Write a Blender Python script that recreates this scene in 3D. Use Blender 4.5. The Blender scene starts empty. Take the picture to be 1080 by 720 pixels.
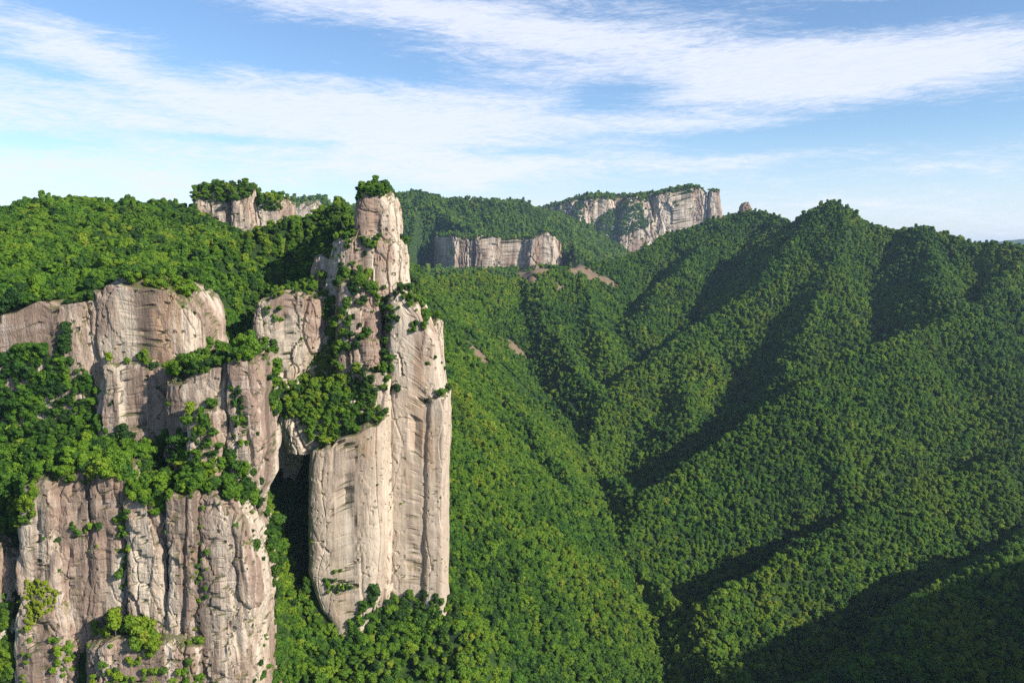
import bpy, math, random
import numpy as np
from mathutils import Vector
from mathutils.bvhtree import BVHTree

rng = np.random.default_rng(7)
random.seed(7)
scene = bpy.context.scene
COL = scene.collection

# ------------------------------------------------------------------ camera
F = 848.0                      # focal length in photo pixels (photo is 1080 x 720)
HORIZON = 262.0
TH = math.atan((360 - HORIZON) / F)
cam_d = bpy.data.cameras.new('camera')
cam_d.sensor_width = 36.0
cam_d.lens = 36.0 * F / 1080.0
cam_d.clip_start = 1.0
cam_d.clip_end = 120000.0
cam = bpy.data.objects.new('camera', cam_d)
COL.objects.link(cam)
cam.location = (0, 0, 0)
cam.rotation_euler = (math.pi / 2 - TH, 0, 0)
scene.camera = cam

# ------------------------------------------------------------------ light
SUN_EL = math.radians(31)
SUN_AZ = math.radians(121)     # clockwise from the view direction (+Y): behind the camera, to the right
SD = np.array([math.sin(SUN_AZ) * math.cos(SUN_EL), math.cos(SUN_AZ) * math.cos(SUN_EL), math.sin(SUN_EL)])
sun_d = bpy.data.lights.new('sun', 'SUN')
sun_d.energy = 5.0
sun_d.angle = math.radians(0.5)
sun_d.color = (1.0, 0.93, 0.82)
sun = bpy.data.objects.new('sun', sun_d)
COL.objects.link(sun)
sun.rotation_euler = Vector(SD).to_track_quat('Z', 'Y').to_euler()

scene.view_settings.view_transform = 'Standard'
scene.view_settings.look = 'None'
scene.view_settings.exposure = 0.74
scene.view_settings.gamma = 1.0
scene.view_settings.use_curve_mapping = False
cy = scene.cycles
cy.use_denoising = False
cy.use_adaptive_sampling = False
cy.max_bounces = 5
cy.diffuse_bounces = 3
cy.glossy_bounces = 1
cy.transmission_bounces = 2
cy.transparent_max_bounces = 4
cy.volume_bounces = 0


def new_nodes(tree):
    tree.nodes.clear()
    return tree.nodes, tree.links


def sock(node, links, idx, v):
    if hasattr(v, 'is_output'):
        links.new(v, node.inputs[idx])
    else:
        node.inputs[idx].default_value = v


def mth(N, L, op, a, b=None, c=None, clamp=False):
    n = N.new('ShaderNodeMath')
    n.operation = op
    n.use_clamp = clamp
    sock(n, L, 0, a)
    if b is not None:
        sock(n, L, 1, b)
    if c is not None:
        sock(n, L, 2, c)
    return n.outputs[0]


def mixc(N, L, fac, a, b, blend='MIX'):
    n = N.new('ShaderNodeMix')
    n.data_type = 'RGBA'
    n.blend_type = blend
    sock(n, L, 0, fac)
    for i, v in ((6, a), (7, b)):
        if hasattr(v, 'is_output'):
            L.new(v, n.inputs[i])
        else:
            n.inputs[i].default_value = (*v, 1.0)
    return n.outputs[2]


def noise(N, L, vec, scale, detail=4.0, rough=0.55, dist=0.0):
    n = N.new('ShaderNodeTexNoise')
    n.inputs['Scale'].default_value = scale
    n.inputs['Detail'].default_value = detail
    n.inputs['Roughness'].default_value = rough
    n.inputs['Distortion'].default_value = dist
    if vec is not None:
        L.new(vec, n.inputs['Vector'])
    return n.outputs['Fac']


def smooth(N, L, v, lo, hi, a=0.0, b=1.0):
    n = N.new('ShaderNodeMapRange')
    n.interpolation_type = 'SMOOTHSTEP'
    L.new(v, n.inputs[0])
    n.inputs[1].default_value = lo
    n.inputs[2].default_value = hi
    n.inputs[3].default_value = a
    n.inputs[4].default_value = b
    return n.outputs[0]


# ------------------------------------------------------------------ sky
world = bpy.data.worlds.new('World')
scene.world = world
world.use_nodes = True
N, L = new_nodes(world.node_tree)
wout = N.new('ShaderNodeOutputWorld')
bg = N.new('ShaderNodeBackground')
bg.inputs['Strength'].default_value = 0.082
sky = N.new('ShaderNodeTexSky')
sky.sky_type = 'NISHITA'
sky.sun_disc = False
sky.sun_elevation = SUN_EL
sky.sun_rotation = SUN_AZ
sky.altitude = 700
sky.air_density = 1.0
sky.dust_density = 0.6
sky.ozone_density = 2.0
tc = N.new('ShaderNodeTexCoord')
sep = N.new('ShaderNodeSeparateXYZ')
L.new(tc.outputs['Generated'], sep.inputs[0])
az = mth(N, L, 'MULTIPLY', mth(N, L, 'ARCTAN2', sep.outputs[0], sep.outputs[1]), 180 / math.pi)
el = mth(N, L, 'MULTIPLY', mth(N, L, 'ARCSINE', sep.outputs[2]), 180 / math.pi)
def sky_vec(kx, ky, tilt):
    c = N.new('ShaderNodeCombineXYZ')
    L.new(mth(N, L, 'MULTIPLY', az, kx), c.inputs[0])
    L.new(mth(N, L, 'MULTIPLY', mth(N, L, 'MULTIPLY_ADD', az, tilt, el), ky), c.inputs[1])
    return c.outputs[0]


cvec = sky_vec(0.055, 0.26, 0.0)
n1 = noise(N, L, cvec, 1.0, 9.0, 0.62, 1.1)
n2 = noise(N, L, sky_vec(0.05, 0.33, 0.06), 4.0, 9.0, 0.68, 1.2)
n3 = noise(N, L, sky_vec(0.10, 0.75, -0.10), 5.5, 8.0, 0.70, 1.6)
n4 = noise(N, L, sky_vec(0.16, 0.50, 0.12), 9.0, 7.0, 0.72, 0.8)


def sky_deg(px, py):
    a = (px - 540) / F
    b = (360 - py) / F
    d = np.array([a, math.cos(TH) + b * math.sin(TH), b * math.cos(TH) - math.sin(TH)])
    d /= np.linalg.norm(d)
    return math.degrees(math.atan2(d[0], d[1])), math.degrees(math.asin(d[2]))


field = None
# cloud banks (positive) and clear gaps (negative): centre, half width, half height (photo px), weight, slant
for (cx, cyy, hw, hh, wt, sl) in [
        (190, 118, 300, 44, 0.80, 0.03), (460, 125, 190, 38, 0.80, 0.0), (70, 42, 90, 22, 0.75, 0.30), (430, 12, 190, 22, 0.70, 0.10),
        (560, 25, 120, 24, 0.5, 0.10), (740, 62, 230, 34, 0.95, 0.06), (960, 75, 190, 26, 0.85, -0.10), (800, 92, 150, 26, 0.5, -0.1),
        (735, 132, 90, 10, 0.60, 0.03), (800, 166, 130, 8, 0.55, -0.06), (240, 178, 380, 22, 0.22, 0.0), (600, 172, 260, 16, 0.40, 0.0),
        (980, 177, 90, 8, 0.42, 0.02), (900, 215, 300, 20, 0.2, 0.0), (480, 185, 60, 20, 0.3, 0.0), (140, 185, 160, 22, 0.15, 0.0),
        (270, 40, 120, 22, -0.75, 0.12), (330, 70, 130, 10, -0.45, 0.05), (60, 78, 70, 9, -0.5, 0.1), (650, 102, 55, 17, -0.75, 0.0),
        (900, 138, 190, 20, -0.65, -0.06), (960, 12, 170, 16, -0.6, -0.05), (590, 12, 50, 12, -0.4, 0.0), (240, 147, 110, 5, -0.5, 0.02),
        (545, 160, 70, 7, -0.45, 0.0), (40, 148, 80, 6, -0.4, 0.0), (20, 8, 60, 12, -0.3, 0)]:
    a0, e0 = sky_deg(cx, cyy)
    a1, e1 = sky_deg(cx + hw, cyy)
    a2, e2 = sky_deg(cx, cyy - hh)
    wa, we = abs(a1 - a0), abs(e2 - e0)
    da = mth(N, L, 'SUBTRACT', az, a0)
    de = mth(N, L, 'SUBTRACT', el, e0)
    de = mth(N, L, 'MULTIPLY_ADD', da, sl, de)
    g = mth(N, L, 'ADD', mth(N, L, 'POWER', mth(N, L, 'ABSOLUTE', mth(N, L, 'DIVIDE', da, wa)), 2.0),
            mth(N, L, 'POWER', mth(N, L, 'ABSOLUTE', mth(N, L, 'DIVIDE', de, we)), 2.0))
    g = mth(N, L, 'MULTIPLY', mth(N, L, 'EXPONENT', mth(N, L, 'MULTIPLY', g, -1.0)), wt)
    field = g if field is None else mth(N, L, 'ADD', field, g)
mask = mth(N, L, 'ADD', field, mth(N, L, 'MULTIPLY', mth(N, L, 'SUBTRACT', n1, 0.5), 1.7))
mask = mth(N, L, 'ADD', mask, mth(N, L, 'MULTIPLY', mth(N, L, 'SUBTRACT', n2, 0.5), 1.5))
mask = mth(N, L, 'ADD', mask, mth(N, L, 'MULTIPLY', mth(N, L, 'SUBTRACT', n3, 0.5), 0.85))
mask = mth(N, L, 'ADD', mask, mth(N, L, 'MULTIPLY', mth(N, L, 'SUBTRACT', n4, 0.5), 0.5))
mask = smooth(N, L, mask, -0.15, 1.05)
mask = mth(N, L, 'ADD', mth(N, L, 'MULTIPLY', mask, 0.86), smooth(N, L, el, 0.0, 8.5, 0.58, 0.0))
mask = mth(N, L, 'MULTIPLY', mth(N, L, 'MINIMUM', mask, 0.94), smooth(N, L, n3, 0.25, 0.6, 0.84, 1.0))
skyc = mixc(N, L, 1.0, sky.outputs[0], (1.00, 1.13, 1.26), 'MULTIPLY')
final = mixc(N, L, mask, skyc, (6.9, 7.2, 8.2))
L.new(final, bg.inputs['Color'])
L.new(bg.outputs[0], wout.inputs['Surface'])


# ------------------------------------------------------------------ helpers
def P(px, py, d):
    """The point seen at photo pixel (px, py) at distance d straight ahead (metres along +Y)."""
    a = (px - 540) / F
    b = (360 - py) / F
    dy = math.cos(TH) + b * math.sin(TH)
    dz = b * math.cos(TH) - math.sin(TH)
    t = d / dy
    return np.array([a * t, d, dz * t])


def to_px(p):
    p = np.asarray(p)
    c, s = math.cos(TH), math.sin(TH)
    dep = p[..., 1] * c - p[..., 2] * s
    up = p[..., 1] * s + p[..., 2] * c
    dep = np.maximum(dep, 1e-3)
    return 540 + F * p[..., 0] / dep, 360 - F * up / dep, dep


def _hash(ix, iy, iz, seed):
    h = (ix.astype(np.uint32) * np.uint32(374761393) + iy.astype(np.uint32) * np.uint32(668265263)
         + iz.astype(np.uint32) * np.uint32(2147483647 - 58) + np.uint32(seed * 974711 + 13))
    h = (h ^ (h >> np.uint32(13))) * np.uint32(1274126177)
    h = (h ^ (h >> np.uint32(15))) * np.uint32(2246822519)
    return h ^ (h >> np.uint32(16))


_G = np.array([(1, 1, 0), (-1, 1, 0), (1, -1, 0), (-1, -1, 0), (1, 0, 1), (-1, 0, 1), (1, 0, -1), (-1, 0, -1),
               (0, 1, 1), (0, -1, 1), (0, 1, -1), (0, -1, -1)], np.float32)


def perlin(x, y, z=None, seed=0):
    x = np.asarray(x, np.float32)
    y = np.asarray(y, np.float32)
    z = np.zeros_like(x) if z is None else np.asarray(z, np.float32)
    xi, yi, zi = np.floor(x), np.floor(y), np.floor(z)
    xf, yf, zf = x - xi, y - yi, z - zi
    xi, yi, zi = xi.astype(np.int64), yi.astype(np.int64), zi.astype(np.int64)
    u, v, w = (t * t * t * (t * (t * 6 - 15) + 10) for t in (xf, yf, zf))
    out = 0
    for dx in (0, 1):
        for dy in (0, 1):
            for dz in (0, 1):
                g = _G[_hash((xi + dx) & 0xffffffff, (yi + dy) & 0xffffffff, (zi + dz) & 0xffffffff, seed) % np.uint32(12)]
                dot = g[..., 0] * (xf - dx) + g[..., 1] * (yf - dy) + g[..., 2] * (zf - dz)
                out = out + dot * (u if dx else 1 - u) * (v if dy else 1 - v) * (w if dz else 1 - w)
    return out


def fbm(x, y, z=None, o=4, seed=0, gain=0.5):
    s, a = 0, 1.0
    for k in range(o):
        f = 2.0 ** k
        s = s + a * perlin(x * f, y * f, None if z is None else z * f, seed + k * 7)
        a *= gain
    return s


def slabs(x, y, z, seed):
    """jointed blocks: a constant offset per cell, and the distance to the nearest joint"""
    x, y, z = (np.asarray(v, np.float32) for v in (x, y, z))
    xi, yi, zi = (np.floor(v).astype(np.int64) for v in (x, y, z))
    f1 = np.full(x.shape, 9.0, np.float32)
    f2 = f1.copy()
    val = np.zeros_like(f1)
    for dx in (-1, 0, 1):
        for dy in (-1, 0, 1):
            for dz in (-1, 0, 1):
                h = _hash((xi + dx) & 0xffffffff, (yi + dy) & 0xffffffff, (zi + dz) & 0xffffffff, seed)
                jx, jy, jz = (h & np.uint32(1023)) / 1023.0, ((h >> np.uint32(10)) & np.uint32(1023)) / 1023.0, ((h >> np.uint32(20)) & np.uint32(1023)) / 1023.0
                d = np.sqrt((xi + dx + jx - x) ** 2 + (yi + dy + jy - y) ** 2 + (zi + dz + jz - z) ** 2).astype(np.float32)
                v = ((h >> np.uint32(7)) & np.uint32(255)) / 127.5 - 1.0
                w = d < f1
                f2 = np.where(w, f1, np.minimum(f2, d))
                val = np.where(w, v, val)
                f1 = np.where(w, d, f1)
    return val, f2 - f1


def mesh_from(name, V, FQ, smooth_sh=True):
    """numpy vertices and quads (or triangles) into a mesh"""
    me = bpy.data.meshes.new(name)
    V = np.asarray(V, np.float32)
    FQ = np.asarray(FQ, np.int32)
    k = FQ.shape[1]
    me.vertices.add(len(V))
    me.vertices.foreach_set('co', V.ravel())
    me.loops.add(FQ.size)
    me.loops.foreach_set('vertex_index', FQ.ravel())
    me.polygons.add(len(FQ))
    me.polygons.foreach_set('loop_start', np.arange(0, FQ.size, k, dtype=np.int32))
    me.polygons.foreach_set('use_smooth', np.full(len(FQ), smooth_sh))
    me.update(calc_edges=True)
    me.validate()
    return me


def link(name, me, mat=None, parent=None):
    o = bpy.data.objects.new(name, me)
    COL.objects.link(o)
    if mat is not None:
        me.materials.clear()
        me.materials.append(mat)
    if parent is not None:
        o.parent = parent
    return o


def tag(o, label=None, cat=None, group=None, kind=None):
    if label:
        o['label'] = label
    if cat:
        o['category'] = cat
    if group:
        o['group'] = group
    if kind:
        o['kind'] = kind
    return o


# ------------------------------------------------------------------ materials
def principled(name):
    m = bpy.data.materials.new(name)
    m.use_nodes = True
    N, L = new_nodes(m.node_tree)
    out = N.new('ShaderNodeOutputMaterial')
    b = N.new('ShaderNodeBsdfPrincipled')
    b.inputs['Specular IOR Level'].default_value = 0.2
    b.inputs['Roughness'].default_value = 0.9
    L.new(b.outputs[0], out.inputs['Surface'])
    return m, N, L, b, out


def foliage_mat(name, cols):
    m, N, L, b, out = principled(name)
    at = N.new('ShaderNodeAttribute')
    at.attribute_type = 'INSTANCER'
    at.attribute_name = 'tint'
    geo = N.new('ShaderNodeNewGeometry')
    t = mth(N, L, 'ADD', at.outputs['Fac'], mth(N, L, 'MULTIPLY', mth(N, L, 'SUBTRACT', noise(N, L, geo.outputs['Position'], 0.6, 2), 0.5), 0.45))
    r = N.new('ShaderNodeValToRGB')
    r.color_ramp.interpolation = 'LINEAR'
    e = r.color_ramp.elements
    for i, (p, c) in enumerate(cols):
        q = e[i] if i < 2 else e.new(p)
        q.position = p
        q.color = (*c, 1)
    L.new(t, r.inputs[0])
    pn = noise(N, L, geo.outputs['Position'], 0.012, 4, 0.6, 0.4)
    leafc = mixc(N, L, smooth(N, L, pn, 0.52, 0.66), r.outputs[0], mixc(N, L, 1.0, r.outputs[0], (1.08, 0.95, 1.0), 'MULTIPLY'))
    leafc = mixc(N, L, smooth(N, L, pn, 0.48, 0.36), leafc, mixc(N, L, 1.0, r.outputs[0], (0.70, 0.86, 1.05), 'MULTIPLY'))
    L.new(leafc, b.inputs['Base Color'])
    b.inputs['Roughness'].default_value = 0.65
    b.inputs['Specular IOR Level'].default_value = 0.25
    tr = N.new('ShaderNodeBsdfTranslucent')
    L.new(mixc(N, L, 1.0, leafc, (1.25, 1.3, 0.6), 'MULTIPLY'), tr.inputs['Color'])
    mx = N.new('ShaderNodeMixShader')
    mx.inputs[0].default_value = 0.14
    L.new(b.outputs[0], mx.inputs[1])
    L.new(tr.outputs[0], mx.inputs[2])
    L.new(mx.outputs[0], out.inputs['Surface'])
    return m


M = {}
M['foliage'] = foliage_mat('foliage', [(0.0, (0.016, 0.050, 0.007)), (0.30, (0.054, 0.128, 0.007)), (0.55, (0.102, 0.192, 0.008)),
                                       (0.8, (0.150, 0.228, 0.010)), (1.0, (0.19, 0.23, 0.02))])
m, N, L, b, out = principled('bark')
g = N.new('ShaderNodeNewGeometry')
L.new(mixc(N, L, noise(N, L, g.outputs['Position'], 2.0), (0.05, 0.038, 0.028), (0.13, 0.105, 0.08)), b.inputs['Base Color'])
M['bark'] = m

m, N, L, b, out = principled('undergrowth')
g = N.new('ShaderNodeNewGeometry')
pos = g.outputs['Position']
c = mixc(N, L, smooth(N, L, noise(N, L, pos, 0.12, 5), 0.35, 0.7), (0.010, 0.026, 0.006), (0.04, 0.075, 0.012))
a = N.new('ShaderNodeAttribute')
a.attribute_name = 'bare'
soil = mixc(N, L, noise(N, L, pos, 0.09, 6, 0.65), (0.07, 0.055, 0.03), (0.25, 0.17, 0.115))
fac = smooth(N, L, mth(N, L, 'ADD', a.outputs['Fac'], mth(N, L, 'MULTIPLY', mth(N, L, 'SUBTRACT', noise(N, L, pos, 0.1, 5, 0.7), 0.5), 0.9)), 0.4, 0.6)
L.new(mixc(N, L, fac, c, soil), b.inputs['Base Color'])
bp = N.new('ShaderNodeBump')
bp.inputs['Strength'].default_value = 0.7
bp.inputs['Distance'].default_value = 2.0
L.new(noise(N, L, pos, 0.35, 6, 0.65), bp.inputs['Height'])
L.new(bp.outputs[0], b.inputs['Normal'])
M['ground'] = m


def rock_mat(name, s=1.0, warm=0.0, stain=1.0, pale_below=None, pink=0.5, bump=0.85):
    """weathered tuff: pale and pink-brown bands, hanging dark water streaks, ochre lichen, moss in hollows. s: feature size"""
    m, N, L, b, out = principled(name)
    geo = N.new('ShaderNodeNewGeometry')
    pos = geo.outputs['Position']

    def scaled(x, y, z):
        mp = N.new('ShaderNodeMapping')
        mp.inputs['Scale'].default_value = (x / s, y / s, z / s)
        L.new(pos, mp.inputs['Vector'])
        return mp.outputs[0]
    big = mth(N, L, 'ADD', mth(N, L, 'MULTIPLY', noise(N, L, scaled(1, 1, 0.45), 0.035, 4, 0.55, 0.3), 0.45), mth(N, L, 'MULTIPLY', noise(N, L, scaled(1, 1, 0.16), 0.085, 5, 0.6, 0.2), 0.55))
    mid = noise(N, L, scaled(1, 1, 0.5), 0.16, 6, 0.65)
    strk = noise(N, L, scaled(1, 1, 0.035), 0.30, 5, 0.62, 0.2)
    strk2 = noise(N, L, scaled(1, 1, 0.055), 0.11, 4, 0.6, 0.15)
    bed = noise(N, L, scaled(0.05, 0.05, 1.0), 0.22, 5, 0.6)
    fine = noise(N, L, scaled(1, 1, 0.7), 1.1, 6, 0.72)
    pale = mixc(N, L, mid, (0.40, 0.32, 0.24), (0.55, 0.465, 0.37))
    pinkc = mixc(N, L, mid, (0.185, 0.128, 0.095), (0.36, 0.255, 0.195))
    k = smooth(N, L, big, 0.60 - pink * 0.22, 0.70 - pink * 0.22)
    if pale_below is not None:
        sz = N.new('ShaderNodeSeparateXYZ')
        L.new(pos, sz.inputs[0])
        zz = mth(N, L, 'ADD', sz.outputs[2], mth(N, L, 'MULTIPLY', mth(N, L, 'SUBTRACT', mid, 0.5), 30.0))
        k = mth(N, L, 'MULTIPLY', k, smooth(N, L, zz, pale_below - 12, pale_below + 14, 0.30, 1.0))
    col = mixc(N, L, k, pale, pinkc)
    # bedding tone
    col = mixc(N, L, smooth(N, L, bed, 0.52, 0.72, 0.0, 0.35), col, (0.50, 0.43, 0.36))
    # hanging streaks
    d1 = smooth(N, L, strk, 0.50, 0.66, 0.0, 0.62 * stain)
    d2 = smooth(N, L, strk2, 0.51, 0.64, 0.0, 0.80 * stain)
    col = mixc(N, L, d1, col, (0.17, 0.13, 0.10))
    col = mixc(N, L, d2, col, (0.125, 0.092, 0.072))
    rust = smooth(N, L, noise(N, L, scaled(1, 1, 0.12), 0.07, 5, 0.62, 0.4), 0.55, 0.66, 0.0, 0.5)
    col = mixc(N, L, rust, col, (0.36, 0.22, 0.12))
    w1 = smooth(N, L, strk, 0.42, 0.30, 0.0, 0.4)
    col = mixc(N, L, w1, col, (0.64, 0.58, 0.50))
    # lichen, soil and moss
    li = smooth(N, L, noise(N, L, scaled(1, 1, 0.35), 0.10, 6, 0.7, 0.5), 0.60, 0.70, 0.0, 0.65)
    col = mixc(N, L, li, col, (0.20, 0.165, 0.06))
    nz = N.new('ShaderNodeSeparateXYZ')
    L.new(geo.outputs['True Normal'], nz.inputs[0])
    up = mth(N, L, 'ADD', nz.outputs[2], mth(N, L, 'MULTIPLY', mth(N, L, 'SUBTRACT', mid, 0.5), 0.9))
    col = mixc(N, L, smooth(N, L, up, 0.50, 0.72, 0.0, 0.9), col, mixc(N, L, fine, (0.035, 0.055, 0.014), (0.13, 0.12, 0.045)))
    spk = smooth(N, L, fine, 0.36, 0.28, 0.0, 0.5)
    col = mixc(N, L, spk, col, (0.09, 0.072, 0.052))
    L.new(col, b.inputs['Base Color'])
    h = mth(N, L, 'ADD', mth(N, L, 'MULTIPLY', mid, 2.0), mth(N, L, 'MULTIPLY', fine, 0.8))
    h = mth(N, L, 'ADD', h, mth(N, L, 'MULTIPLY', strk, 1.3))
    vo = N.new('ShaderNodeTexVoronoi')
    vo.feature = 'DISTANCE_TO_EDGE'
    vo.inputs['Scale'].default_value = 0.10
    dv = N.new('ShaderNodeVectorMath')
    dv.operation = 'MULTIPLY_ADD'
    L.new(scaled(1, 1, 0.22), dv.inputs[0])
    dv.inputs[1].default_value = (1, 1, 1)
    nn = N.new('ShaderNodeTexNoise')
    nn.inputs['Scale'].default_value = 0.12
    L.new(pos, nn.inputs['Vector'])
    sc = N.new('ShaderNodeVectorMath')
    sc.operation = 'SCALE'
    sc.inputs['Scale'].default_value = 7.0
    L.new(nn.outputs['Color'], sc.inputs[0])
    L.new(sc.outputs[0], dv.inputs[2])
    L.new(dv.outputs[0], vo.inputs['Vector'])
    crack = smooth(N, L, vo.outputs['Distance'], 0.0, 0.035)
    h = mth(N, L, 'ADD', h, mth(N, L, 'MULTIPLY', crack, 0.08))
    bp = N.new('ShaderNodeBump')
    bp.inputs['Strength'].default_value = bump
    bp.inputs['Distance'].default_value = 0.9 * s
    L.new(h, bp.inputs['Height'])
    L.new(bp.outputs[0], b.inputs['Normal'])
    return m


# ------------------------------------------------------------------ terrain
# crest lines: list of (px, py, distance); slope of the flanks; owner
RIDGES = [
    # hill behind the near cliff
    ('hillside', 0.42, [(-330, 234, 560), (-120, 225, 590), (0, 222, 610), (60, 218, 625), (110, 214, 640), (150, 224, 655), (185, 221, 680), (215, 224, 720), (270, 240, 745), (305, 262, 725), (330, 257, 640), (350, 241, 580), (366, 218, 525), (384, 226, 490)]),
    ('hillside', 0.45, [(60, 218, 625), (40, 262, 470), (30, 312, 352)]),
    ('hillside', 0.45, [(-120, 225, 590), (-120, 268, 460), (-110, 322, 345)]),
    ('hillside', 0.50, [(150, 224, 655), (150, 262, 480), (160, 300, 362)]),
    ('hillside', 0.6, [(170, 225, 672), (192, 223, 668), (215, 229, 664), (240, 241, 660), (262, 258, 655), (285, 267, 650), (305, 272, 642)]),
    ('hillside', 0.55, [(212, 234, 655), (225, 275, 540), (222, 350, 400)]),
    ('hillside', 0.75, [(305, 258, 665), (290, 290, 600), (278, 330, 500)]),
    # left valley wall
    ('valley_slope', 1.10, [(330, 257, 640), (352, 264, 850), (430, 274, 1150), (520, 281, 1350), (600, 283, 1500), (655, 275, 1650)]),
    ('valley_slope', 0.95, [(430, 274, 1150), (470, 330, 1010), (540, 400, 930), (585, 450, 880)]),
    ('valley_slope', 0.95, [(520, 281, 1350), (560, 330, 1220), (600, 390, 1140)]),
    ('valley_slope', 0.95, [(600, 283, 1500), (625, 330, 1380), (640, 370, 1280)]),
    ('valley_slope', 1.05, [(395, 300, 700), (500, 420, 700), (600, 530, 720), (640, 580, 715)]),
    ('valley_slope', 1.05, [(400, 420, 600), (520, 520, 600), (640, 630, 610)]),
    # right mountain: skyline
    ('mountain', 0.80, [(655, 279, 1650), (700, 252, 1760), (745, 234, 1800), (787, 223, 1800), (812, 228, 1760), (838, 239, 1650), (856, 226, 1570), (873, 214, 1500),
                        (893, 221, 1490), (920, 237, 1470), (948, 246, 1450), (976, 242, 1400), (1000, 250, 1380), (1022, 257, 1350), (1085, 261, 1300), (1260, 252, 1200), (1500, 240, 1150), (1800, 240, 1100)]),
    # spurs coming down to the valley
    ('mountain', 0.80, [(787, 228, 1795), (740, 262, 1640), (705, 300, 1500), (672, 340, 1390)]),
    ('mountain', 0.85, [(873, 219, 1495), (835, 262, 1400), (790, 312, 1330), (735, 348, 1280), (672, 392, 1180), (632, 430, 1090), (612, 468, 1020)]),
    ('mountain', 0.85, [(735, 348, 1280), (720, 400, 1150), (715, 450, 1040)]),
    ('mountain', 0.85, [(873, 219, 1495), (880, 270, 1360), (860, 340, 1200), (830, 400, 1080)]),
    ('mountain', 0.85, [(976, 250, 1390), (985, 285, 1260), (1000, 330, 1130)]),
    ('mountain', 1.2, [(1085, 264, 1295), (1060, 300, 1190), (990, 345, 1090), (905, 372, 1010), (840, 410, 950), (760, 470, 900), (700, 512, 850), (648, 552, 790)]),
    ('mountain', 1.2, [(1500, 300, 1050), (1180, 430, 950), (1080, 470, 860), (960, 520, 780), (870, 562, 715), (800, 604, 665), (735, 642, 625)]),
    ('mountain', 1.2, [(1700, 420, 860), (1250, 500, 740), (1090, 560, 640), (960, 650, 560), (870, 725, 510)]),
]
RIDGES = [(o, k, np.array([P(*q) for q in pts])) for o, k, pts in RIDGES]
# the far plateau behind the valley head
FAR = [
    ('plateau', 0.75, [(250, 215, 2300), (310, 211, 2400), (335, 207, 2450), (360, 222, 2450), (410, 209, 2500), (440, 204, 2550), (470, 211, 2600), (500, 210, 2650), (532, 213, 2650), (550, 212, 2700), (562, 224, 2700), (590, 226, 2900)]),
    ('plateau', 0.6, [(440, 204, 2550), (470, 230, 2380), (500, 246, 2310), (575, 244, 2300)]),
    ('plateau', 0.6, [(545, 216, 2700), (580, 226, 2900), (610, 222, 3350), (650, 222, 3400), (700, 222, 3400), (755, 238, 3400), (800, 250, 3300)]),
    ('plateau', 0.6, [(650, 222, 3400), (640, 255, 3150), (625, 275, 2900)]),
    ('plateau', 0.6, [(575, 222, 2950), (590, 260, 2600), (640, 285, 2300)]),
]
FAR = [(o, k, np.array([P(*q) for q in pts])) for o, k, pts in FAR]
# gullies and drops: (line, slope of the sides)
CUTS = [
    (2.0, [(270, 440, 450), (280, 503, 412), (289, 556, 400), (302, 630, 392), (315, 700, 384), (335, 800, 360)]),
    (3.0, [(304, 520, 462), (310, 570, 455), (318, 640, 436)]),       # ravine between near cliff and pillar
    (3.2, [(318, 668, 424), (360, 688, 424), (395, 682, 426), (408, 660, 438), (476, 648, 448), (485, 590, 520), (478, 540, 570)]),                         # foot of the pillar
    (0.95, [(548, 300, 1420), (560, 400, 1230), (606, 458, 1080), (636, 520, 900), (655, 575, 780), (688, 660, 650), (708, 735, 590), (730, 830, 520)]),  # valley bottom
]
CUTS = [(k, np.array([P(*q) for q in pts])) for k, pts in CUTS]
# in front of this line (x, y) the ground lies deep below: foot of the near cliff, then the valley running out under the viewpoint
FRONT = np.array([(-900, 288, 5.0), (-120, 288, 5.0), (-95, 292, 4.0), (-84, 325, 2.0), (-40, 400, 1.5), (40, 480, 1.2), (110, 540, 1.0), (230, 500, 1.0), (400, 470, 1.0), (1600, 470, 1.0)])
# the mountain the viewpoint stands on, rising to the right outside the picture and shading the valley below it
SIDE = np.array([(1250, 800, -110), (1000, 640, -100), (760, 490, -48), (670, 320, 20), (620, 130, 72), (560, -200, 90)], float)
# feet of the far cliffs: (line, slope behind)
FEET = [(6.0, np.array([P(*q) for q in [(440, 290, 2420), (460, 288, 2420), (484, 287, 2330), (560, 286, 2300), (592, 286, 2300), (600, 280, 2400)]])),
        (6.0, np.array([P(*q) for q in [(550, 232, 3520), (580, 236, 3490), (604, 242, 3450), (625, 266, 3420), (645, 272, 3410), (700, 274, 3390), (760, 262, 3390), (800, 262, 3450)]]))]


def seg_field(X, Y, line):
    """distance to a polyline, its height there, and arc length"""
    best = np.full(X.shape, 1e9, np.float32)
    zz = np.zeros_like(best)
    ss = np.zeros_like(best)
    acc = 0.0
    for a, b in zip(line[:-1], line[1:]):
        dx, dy = b[0] - a[0], b[1] - a[1]
        l2 = dx * dx + dy * dy
        t = np.clip(((X - a[0]) * dx + (Y - a[1]) * dy) / l2, 0, 1)
        d = np.hypot(X - a[0] - t * dx, Y - a[1] - t * dy)
        w = d < best
        best = np.where(w, d, best)
        zz = np.where(w, a[2] + t * (b[2] - a[2]), zz)
        ss = np.where(w, acc + t * math.sqrt(l2), ss)
        acc += math.sqrt(l2)
    return best, zz, ss


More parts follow.
